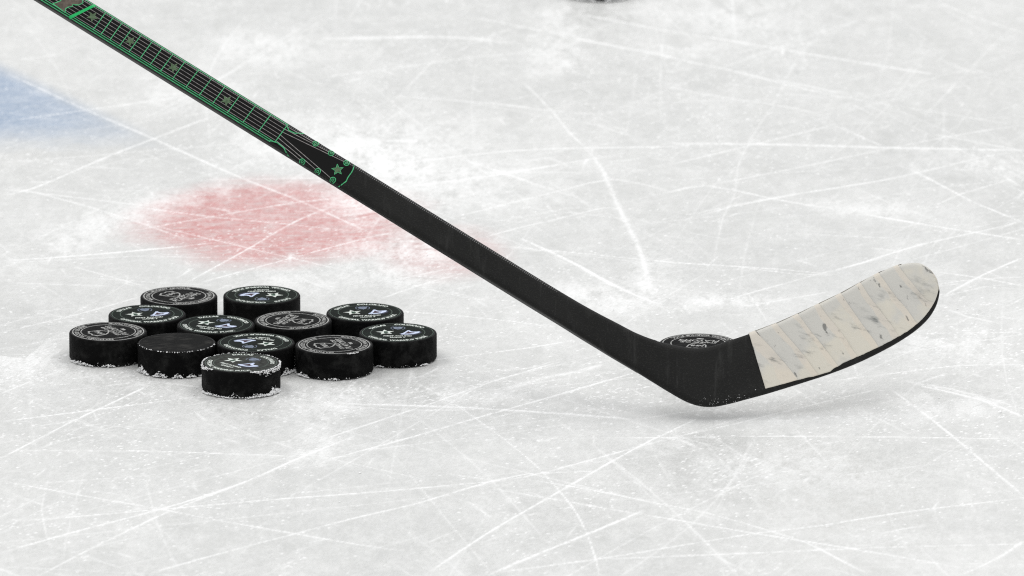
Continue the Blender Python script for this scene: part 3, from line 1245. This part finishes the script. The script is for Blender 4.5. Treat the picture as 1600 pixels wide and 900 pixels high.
def stick_part(name, me, mat, parent):
    o = link(name, me, mat, parent)
    if parent is stick:
        me.transform(__import__('mathutils').Matrix.Translation(-root_p))
    else:
        me.transform(__import__('mathutils').Matrix.Translation(-root_p))
    return o


shaft = stick_part('shaft', loft(0, USPLIT, 150, True, True, 'shaft'), M['carbon'], stick)
blade = stick_part('blade', loft(USPLIT, NST - 1, 190, True, True, 'blade'), M['carbon'], stick)


# knob of tape at the butt end, out of frame
def band(u0, u1, nu, off, name):
    vs, fs = [], []
    ring = [(v, -1) for v in VS] + [(v, 1) for v in reversed(VS)]
    K = len(ring)
    for i in range(nu + 1):
        u = u0 + (u1 - u0) * i / nu
        o = off + 0.0006 * math.sin(i * 2.1)
        for v, s in ring: vs.append(surf(u, v, s, o))
    for i in range(nu):
        for k in range(K):
            a, b = i * K + k, i * K + (k + 1) % K
            fs.append((a, b, b + K, a + K))
    return mesh(name, vs, fs, True)


stick_part('butt_tape', band(0.0, 0.5, 24, 0.0016, 'butt_tape'), M['knob_tape'], stick)

# ---- tape on the blade: overlapping slanted wraps, each a strip of its own
UA = I0 + 20.0
UB = NST - 1.02


def low_limit(u):
    """where the worn lower edge of the tape ends, as a fraction of the blade height"""
    x = u - I0
    tb = [(20, .075), (21, .055), (21.6, .03), (21.95, .028), (22.15, .05), (22.5, .075), (23, .075), (24, .065), (25, .06), (26, .07), (27, .09), (28, .12), (29, .16), (30, .3)]
    for (a, p), (b, q) in zip(tb, tb[1:]):
        if x <= b:
            s = max(0, (x - a) / (b - a))
            return p + (q - p) * s + 0.006 * noise.noise(Vector((u * 6, 0, 0))) + .004 * noise.noise(Vector((u * 21, 4, 0)))
    return tb[-1][1]


# equal wraps measured along the blade's middle
def mid(u):
    U, L, t = station(u)
    return (U + L) * .5


tabl = []
acc = 0.0
p = mid(UA)
for i in range(801):
    u = UA + (UB - UA) * i / 800
    q = mid(u)
    acc += (q - p).length
    p = q
    tabl.append((acc, u))
TOT = acc


def u_at(s):
    if s <= 0: return UA
    if s >= TOT: return UB
    lo, hi = 0, 800
    while hi - lo > 1:
        m_ = (lo + hi) // 2
        if tabl[m_][0] < s: lo = m_
        else: hi = m_
    f = (s - tabl[lo][0]) / max(1e-9, tabl[hi][0] - tabl[lo][0])
    return tabl[lo][1] + (tabl[hi][1] - tabl[lo][1]) * f


SL = 0.026                                 # slant of a wrap edge from top to bottom
edges = [-.03, .020, .041, .063, .085, .108, .131, .153, .175, .215]
for wi in range(len(edges) - 1):
    s0, s1 = edges[wi] - (0.0004 if wi else 0), edges[wi + 1]
    ns, nv = 14, 24
    vs, fs, uvs = [], [], []
    wob = random.uniform(0, 50)
    for i in range(ns + 1):
        f = i / ns
        for side in (-1, 1):
            order = range(nv + 1) if side == -1 else range(nv, -1, -1)
            for j in order:
                g = j / nv
                s = s0 + (s1 - s0) * f + SL * (0.5 * math.cos(math.pi * g)) * (1 if side == -1 else -1) + .0012 * noise.noise(Vector((wob, g * 4, f)))
                if wi == 0: s = max(s, 0.0)
                u = u_at(s)
                lo = low_limit(u)
                v = lo + (1 - lo) * (0.5 - 0.5 * math.cos(math.pi * g))
                o = 0.00035 + 0.00085 * f + 0.00010 * noise.noise(Vector((s * 90, g * 5, wob)))
                if j == 0: o -= 0.0003
                vs.append(surf(u, min(1, v), side, o))
                uvs.append((f, g))
    K = 2 * (nv + 1)
    for i in range(ns):
        for k in range(K - 1):
            a = i * K + k
            fs.append((a, a + 1, a + 1 + K, a + K))
    me = mesh('tape_wrap', vs, fs, True)
    ul = me.uv_layers.new(name='UVMap')
    for lp in me.loops: ul.data[lp.index].uv = uvs[lp.vertex_index]
    bm = bmesh.new()
    bm.from_mesh(me)
    # drop cells squeezed to nothing at the ends
    bad = [f_ for f_ in bm.faces if f_.calc_area() < 1e-10]
    bmesh.ops.delete(bm, geom=bad, context='FACES')
    bm.normal_update()
    bm.to_mesh(me); bm.free()
    stick_part('tape_wrap', me, M['tape_a'] if wi % 2 == 0 else M['tape_b'], blade)

# ---- print on the shaft, laid onto its camera face
D_ = Vector((0.8507, 0.5257)); N_ = Vector((-0.5257, 0.8507))


def u_of_s(s):
    # along-shaft pixels -> station parameter (stations are spaced by their upper-edge x)
    x = 138 + s * 0.8507
    if x <= 138:
        seg = (STN[I0][0] - STN[I0 - 1][0]).length
        return I0 + s / 1562.0 / seg
    return I0 + (x - 138) / 702.0 * 7


def on_shaft(s, wpx, off=0.00012):
    v = 1 - (wpx - 0.3) / 42.5
    return surf(u_of_s(s), max(0.0, min(1.0, v)), -1, off)


def sw(px, py):
    q = Vector((px - 138, py))
    return q.dot(D_), q.dot(N_)


def stroke(pts, wd, off, name, mat, parent):
    """a printed line through (s, w) points"""
    P = []
    for (a, b) in zip(pts, pts[1:]):
        A, B = Vector(a), Vector(b)
        n_ = max(1, int((B - A).length / 3.0))
        for k in range(n_): P.append(A.lerp(B, k / n_))
    P.append(Vector(pts[-1]))
    vs, fs = [], []
    for i, q in enumerate(P):
        d = (P[min(len(P) - 1, i + 1)] - P[max(0, i - 1)]).normalized()
        nn = Vector((-d.y, d.x)) * wd * .5
        for k in (-1, 1):
            e = q + nn * k
            vs.append(on_shaft(e.x, e.y, off))
        if i:
            a = 2 * (i - 1)
            fs.append((a, a + 1, a + 3, a + 2))
    return stick_part(name, mesh(name, vs, fs), mat, parent)


def patch(rows, off, name, mat, parent):
    """a printed area given as rows of (s_start, s_end, w)"""
    vs, fs = [], []
    n_ = 60
    for (a, b, wq) in rows:
        for i in range(n_ + 1):
            vs.append(on_shaft(a + (b - a) * i / n_, wq, off))
    for j in range(len(rows) - 1):
        for i in range(n_):
            a = j * (n_ + 1) + i
            fs.append((a, a + 1, a + n_ + 2, a + n_ + 1))
    return stick_part(name, mesh(name, vs, fs), mat, parent)


def area(pts, off, name, mat, parent):
    n_ = len(pts)
    cx = sum(p[0] for p in pts) / n_; cy = sum(p[1] for p in pts) / n_
    vs = [on_shaft(a, b, off) for a, b in pts] + [on_shaft(cx, cy, off)]
    return stick_part(name, mesh(name, vs, [(i, (i + 1) % n_, n_) for i in range(n_)]), mat, parent)


O1, O2, O3, O4, O5 = 0.00006, 0.00011, 0.00016, 0.00021, 0.00026
ws = [3 + 35.5 * k / 14 for k in range(15)]
neck = patch([(-150, 370, q) for q in ws], O1, 'fretboard', M['print_black'], shaft)
# headstock ground, ending in the wavy green line
wave = [sw(553.5, 259), sw(552.4, 266), sw(550.5, 271), sw(545.5, 279), sw(543, 286), sw(536.4, 291.5), sw(530, 295.7)]


def wave_s(wq):
    for a, b in zip(wave, wave[1:]):
        if wq <= b[1]:
            f = (wq - a[1]) / (b[1] - a[1])
            return a[0] + (b[0] - a[0]) * f
    return wave[-1][0]


head = patch([(368, wave_s(q), q) for q in [2.2 + 40 * k / 14 for k in range(15)]], O1 + .00002, 'headstock', M['print_black'], shaft)
stroke(wave, 1.5, O3, 'headstock_edge', M['print_green'], head)
stroke([(366, 3.2), sw(452, 205.5), sw(461, 209.8), sw(467, 209.8), sw(476.5, 209.3)], 1.5, O3, 'headstock_edge', M['print_green'], head)
stroke([(360, 38.8), sw(436, 226), sw(446, 234), sw(450, 240.7), sw(454.4, 247.3)], 1.5, O3, 'headstock_edge', M['print_green'], head)
# neck borders
stroke([(-150, 2.8), (370, 3.0)], 1.5, O2, 'neck_border', M['print_green'], neck)
stroke([(-150, 37.0), (368, 37.0)], 0.9, O2, 'neck_border', M['print_green'], neck)
stroke([(-150, 38.8), (364, 38.8)], 2.6, O1 + .00002, 'neck_border', M['print_dark_green'], neck)
stroke([(-150, 40.2), (362, 40.0)], 1.1, O2, 'neck_border', M['print_green'], neck)
# strings
SW = [6.0, 11.6, 17.2, 22.8, 28.4, 34.0]
for q in SW:
    stroke([(-150, q), (368.4, q)], 0.62, O3, 'string', M['print_grey'], neck)
pegs_u = [sw(493.6, 225.7), sw(517.8, 240.7), sw(541.9, 256)]
pegs_l = [sw(475, 255.4), sw(499.3, 270.4), sw(522.9, 284)]
for q, pg in zip(SW, pegs_u + pegs_l[::-1]):
    stroke([(368.4, q), pg], 0.8, O3, 'string', M['print_grey'], head)
# frets
for s in (34.5, 48.6, 65, 82.7, 100.3, 120.3, 139, 158, 180.3, 205, 229.4, 253.9, 281, 309.8, 337.8, 368.4):
    stroke([(s, 3), (s, 37)], 1.2, O4, 'fret', M['print_green'], neck)
# bright bar across the neck end
stroke([(14.5, 1.8), (-6.8, 40.8)], 4.6, O5, 'bridge_bar', M['print_bright_green'], neck)


def star_print(s, wq, r, rot, mat, parent, outline=False):
    pts = []
    for k in range(10):
        a = rot + k * math.pi / 5
        q = r if k % 2 == 0 else r * .42
        pts.append((s + math.cos(a) * q, wq + math.sin(a) * q))
    o = area(pts, O5, 'inlay_star', mat, parent)
    if outline:
        stroke(pts + [pts[0]], 0.8, O5 + .00005, 'star_outline', M['print_green'], parent)
    return o


for (s, q, r) in ((21.5, 20.1, 9.5), (92.2, 21.5, 8.8), (171.0, 21.0, 9.2), (269.0, 21.4, 9.6)):
    star_print(s, q, r, R(63), M['print_olive'], neck)
star_print(473.3, 22.0, 9.3, R(-128), M['print_olive'], head, True)
# tuning pegs: ring and centre
for pg in pegs_u + pegs_l:
    c = [(pg[0] + 4.2 * math.cos(2 * math.pi * k / 16), pg[1] + 4.2 * math.sin(2 * math.pi * k / 16)) for k in range(16)]
    area(c, O4, 'tuning_peg', M['print_black'], head)
    stroke(c + [c[0], c[1]], 1.15, O5, 'peg_ring', M['print_green'], head)
    c2 = [(pg[0] + 1.7 * math.cos(2 * math.pi * k / 10), pg[1] + 1.7 * math.sin(2 * math.pi * k / 10)) for k in range(10)]
    stroke(c2 + [c2[0], c2[1]], 0.9, O5, 'peg_ring', M['print_green'], head)
# guitar body shape past the bar, running out of the frame
bp = [sw(*q) for q in ((98, -6), (99.5, 0), (96.9, 4.4), (85.3, 9.8), (104, 23.0), (104.9, 16.9), (109, 14), (114.7, 13.3), (115.5, 9.4), (120, 10.3), (125.3, 9.8), (130.7, 6.2), (129, 0), (122, -7), (112, -14), (100, -16))]
area(bp, O5, 'guitar_body', M['print_taupe'], neck)
stroke(bp + [bp[0]], 1.4, O5 + .00005, 'guitar_outline', M['print_green'], neck)

# stippled grip line along the upper corner of the shaft
vs, fs = [], []
s = -60.0
while s < 860:
    x = 138 + s * .8507
    # station by upper-edge x
    k = I0
    xs = [q[0] for q in PAIRS]
    if x < 138: u = u_of_s(s)
    else:
        j = max(i for i in range(len(xs)) if xs[i] <= x)
        u = I0 + j + (x - xs[j]) / (xs[j + 1] - xs[j])
    if u > I0 + 9: break
    du = 0.011 if x > 138 else .004
    for vv in (.945, .905):
        b = len(vs)
        vs += [surf(u, vv, -1, .00022), surf(u + du, vv - .004, -1, .00022), surf(u + du, vv - .018, -1, .00022), surf(u, vv - .014, -1, .00022)]
        fs.append((b, b + 1, b + 2, b + 3))
    s += 3.4
grip = stick_part('grip_stitching', mesh('grip_stitching', vs, fs), M['grip_dots'], shaft)
grip['kind'] = 'stuff'

# ice crumbs clinging to the heel
g2 = Grains()
for k in range(55):
    u = I0 + random.triangular(14.6, 20.2, 17.2)
    v = abs(random.gauss(0, .07)) + .01
    p = surf(u, min(v, .5), -1, .0001) - root_p
    g2.add(p, 0.00016 * math.exp(random.gauss(.35, .45)), .8)
fr = g2.build('heel_frost', M['snow'], blade)
fr['kind'] = 'stuff'
